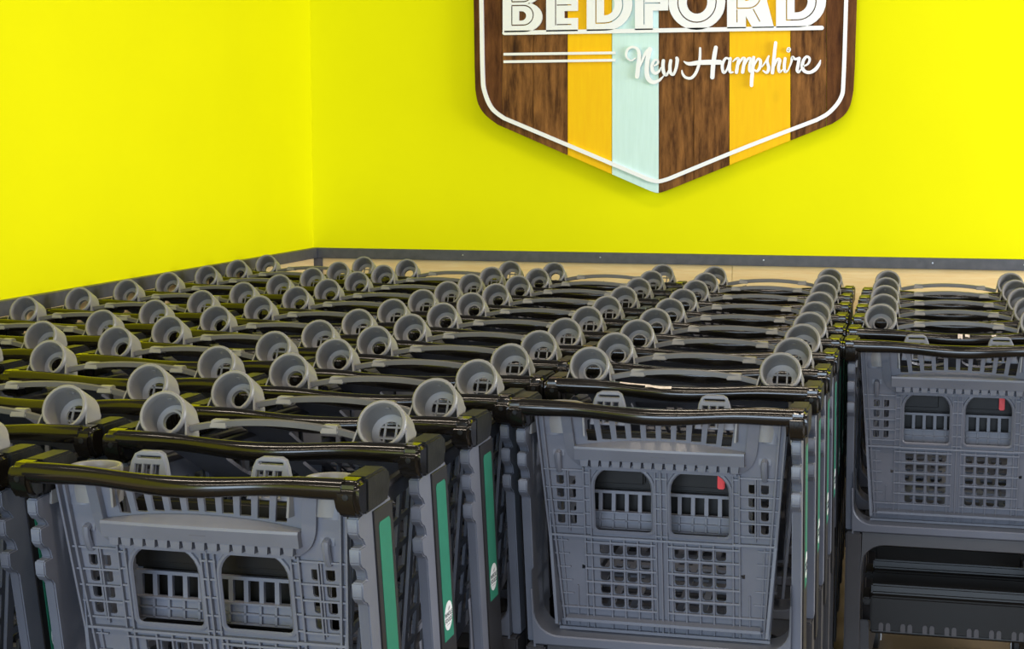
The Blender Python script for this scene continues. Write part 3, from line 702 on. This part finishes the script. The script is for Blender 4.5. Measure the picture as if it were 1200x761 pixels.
# ------------------------------------------------------------------ placing the carts
def make_cart(x, y, front, label, rz=0.0, tabs=False):
    root = link('shopping_cart', None); root.location = (x, y, 0); root.rotation_euler = (0, 0, rz)
    tag(root, label, 'shopping cart', 'nested grey shopping carts')
    P = lambda name, key, par=root: link(name, ME[key], par)
    bar = P('handle_bar', 'handle_bar')
    for t in 'LR':
        e = P('handle_end', 'handle_end' + t); P('end_cap', 'end_cap' + t, e); P('screw', 'cap_screw' + t, e)
        p = P('post', 'post' + t); P('side_strip', 'side_strip' + t, p)
        l = P('green_label', 'green_label' + t, p); d = P('logo_disc', 'logo_disc' + t, p); P('lettering', 'lettering' + t, p)
        s = P('basket_side', 'basket_side' + t); P('basket_rim', 'basket_rim' + t, s)
        P('leg', 'leg' + t); P('base_rail', 'base_rail' + t)
        for k, yy in enumerate((0.14, 0.72)):
            c = P('caster', 'caster'); c.location = ((1 if t == 'R' else -1) * (0.245 if k == 0 else 0.20), yy, 0)
            P('wheel', 'wheel', c)
    for n in ('rear_crossbar', 'frame_arch', 'basket_floor', 'basket_nose'): P(n, n)
    tray = P('lower_tray', 'lower_tray'); 
    if tabs:
        for k in range(7):
            for d in (-0.009, 0.009):
                o = P('slot_tab', 'slot_tab', tray); o.location.x = -0.168 + k * 0.056 + d
    if front:
        g = P('rear_gate', 'gate_down')
        for n, k in (('rib_grid', 'gate_ribs'), ('opening_lip', 'opening_lipL'), ('opening_lip', 'opening_lipR'), ('ledge', 'ledge'), ('ledge_slot', 'ledge_slot'), ('gate_bracket', 'gate_bracket'), ('bag_hook', 'bag_hookL'), ('bag_hook', 'bag_hookR'), ('hinge_boss', 'hinge_bossL'), ('hinge_boss', 'hinge_bossR'),
                     ('grab_loop', 'grab_loopL'), ('grab_loop', 'grab_loopR'), ('cup_holder', 'cup_flatL'), ('cup_holder', 'cup_flatR')): P(n, k, g)
        for k in range(15): P('ledge_tooth', 'ledge_tooth%d' % k, g)
        sbk = P('child_seat', 'seat_back')
        for n, k in (('seat_grille', 'seat_grille'), ('seat_pan', 'seat_pan'), ('red_buckle', 'red_buckle')): P(n, k, sbk)
    else:
        g = P('rear_gate', 'gate_up')
        r = P('arched_rail', 'arched_rail', g)
        P('rail_block', 'rail_blockL', g); P('rail_block', 'rail_blockR', g)
        P('cup_holder', 'cup_upL', g); P('cup_holder', 'cup_upR', g)
    return root, bar

ORD = ['first', 'second', 'third', 'fourth', 'fifth', 'sixth', 'seventh', 'eighth', 'ninth', 'tenth', 'eleventh', 'twelfth', 'thirteenth', 'fourteenth']
DY = 0.045
# cup positions measured row by row (x centre, y of the cups), front to back
rowA = [(-2.270, 2.92), (-2.268, 3.20), (-2.264, 3.478), (-2.255, 3.76), (-2.25, 4.045), (-2.248, 4.344), (-2.246, 4.64), (-2.252, 4.946), (-2.255, 5.253), (-2.266, 5.544), (-2.269, 5.827)]
rowB = [(-1.679, 2.265), (-1.666, 2.543), (-1.652, 2.833), (-1.643, 3.132), (-1.632, 3.415), (-1.619, 3.665), (-1.616, 3.940), (-1.618, 4.231), (-1.627, 4.535), (-1.635, 4.825), (-1.646, 5.13), (-1.658, 5.442), (-1.666, 5.736)]
rowC = [(-1.064, 2.519), (-1.053, 2.786), (-1.049, 3.057), (-1.048, 3.321), (-1.046, 3.580), (-1.046, 3.857), (-1.051, 4.157), (-1.058, 4.468), (-1.068, 4.785), (-1.078, 5.103), (-1.086, 5.413), (-1.095, 5.713)]
rowD = [(-0.471, 3.311), (-0.468, 3.582), (-0.467, 3.868), (-0.469, 4.153), (-0.474, 4.438), (-0.481, 4.742), (-0.487, 5.065), (-0.495, 5.372), (-0.501, 5.661)]
rowE = [(0.102, 4.412), (0.102, 4.72), (0.100, 5.015), (0.097, 5.318), (0.096, 5.615)]
bars = {}
for row, pts, fr in (('A', rowA, None), ('B', rowB, (-1.685, 1.96)), ('C', rowC, (-1.067, 2.185)), ('D', rowD, (-0.478, 2.975)), ('E', rowE, (0.104, 4.105))):
    seq = ([(fr[0], fr[1], True)] if fr else []) + [(x, y - DY, False) for x, y in pts]
    n = len(seq)
    for i, (x, y, f) in enumerate(seq):
        back = ORD[n - 1 - i]
        if row == 'A': lab = f'grey shopping cart in the row along the left wall, {back} from the back wall'
        elif row == 'B': lab = f'grey shopping cart in the second row from the left wall, {back} from the back wall'
        elif f:
            lab = {'C': 'frontmost grey shopping cart of the middle row, rear gate down, green label on its post',
                   'D': 'frontmost grey shopping cart of the fourth row, rear gate with two leg openings showing',
                   'E': 'frontmost grey shopping cart of the rightmost row, black lower tray showing below its gate'}[row]
        elif row == 'D' and i == 1: lab = 'second cart of the fourth row, white scraped patch on its black handle'
        elif row == 'E' and i == 1: lab = 'second cart of the rightmost row, white sticker scraps on its black handle'
        else:
            rn = {'C': 'the middle row', 'D': 'the fourth row from the left wall', 'E': 'the rightmost row'}[row]
            lab = f'grey shopping cart, {ORD[i]} from the front in {rn}'
        rz = random.uniform(-0.008, 0.008) if not f else 0.0
        root, bar = make_cart(x, y, f, lab, rz, row == 'E' and i < 2)
        bars[(row, i)] = bar

# worn and stickered spots on two handles: thin curved patches lying on the bar
def patch(parent, cells):
    mb = MB()
    for x0, x1, a0, a1 in cells:
        n = 4
        vs_, fs_ = [], []
        for i in range(n + 1):
            x = x0 + (x1 - x0) * i / n
            t = x / 0.259; s = 0.5 + 0.5 * math.cos(math.pi * max(-1, min(1, t / 0.72)))
            r = 0.0165 - 0.0022 * math.sin(math.pi * min(1, abs(t) / 0.9)) ** 2 + 0.0004
            for k in range(4):
                an = math.radians(a0 + (a1 - a0) * k / 3 + random.uniform(-5, 5))
                vs_.append((x, -0.013 * s - r * math.cos(an), 1.0 - 0.007 * s + r * math.sin(an)))
        for i in range(n):
            for k in range(3): fs_.append((i * 4 + k, i * 4 + k + 1, i * 4 + 5 + k, i * 4 + 4 + k))
        mb.add(vs_, fs_)
    return link('worn_patch', mb.mesh('worn_patch', 'scrape'), parent)
patch(bars[('D', 1)], [(-0.125, -0.06, 62, 88), (-0.07, -0.015, 48, 74)])
patch(bars[('E', 1)], [(0.0, 0.012, 20, 75), (0.018, 0.030, 35, 70), (0.085, 0.096, 40, 60)])
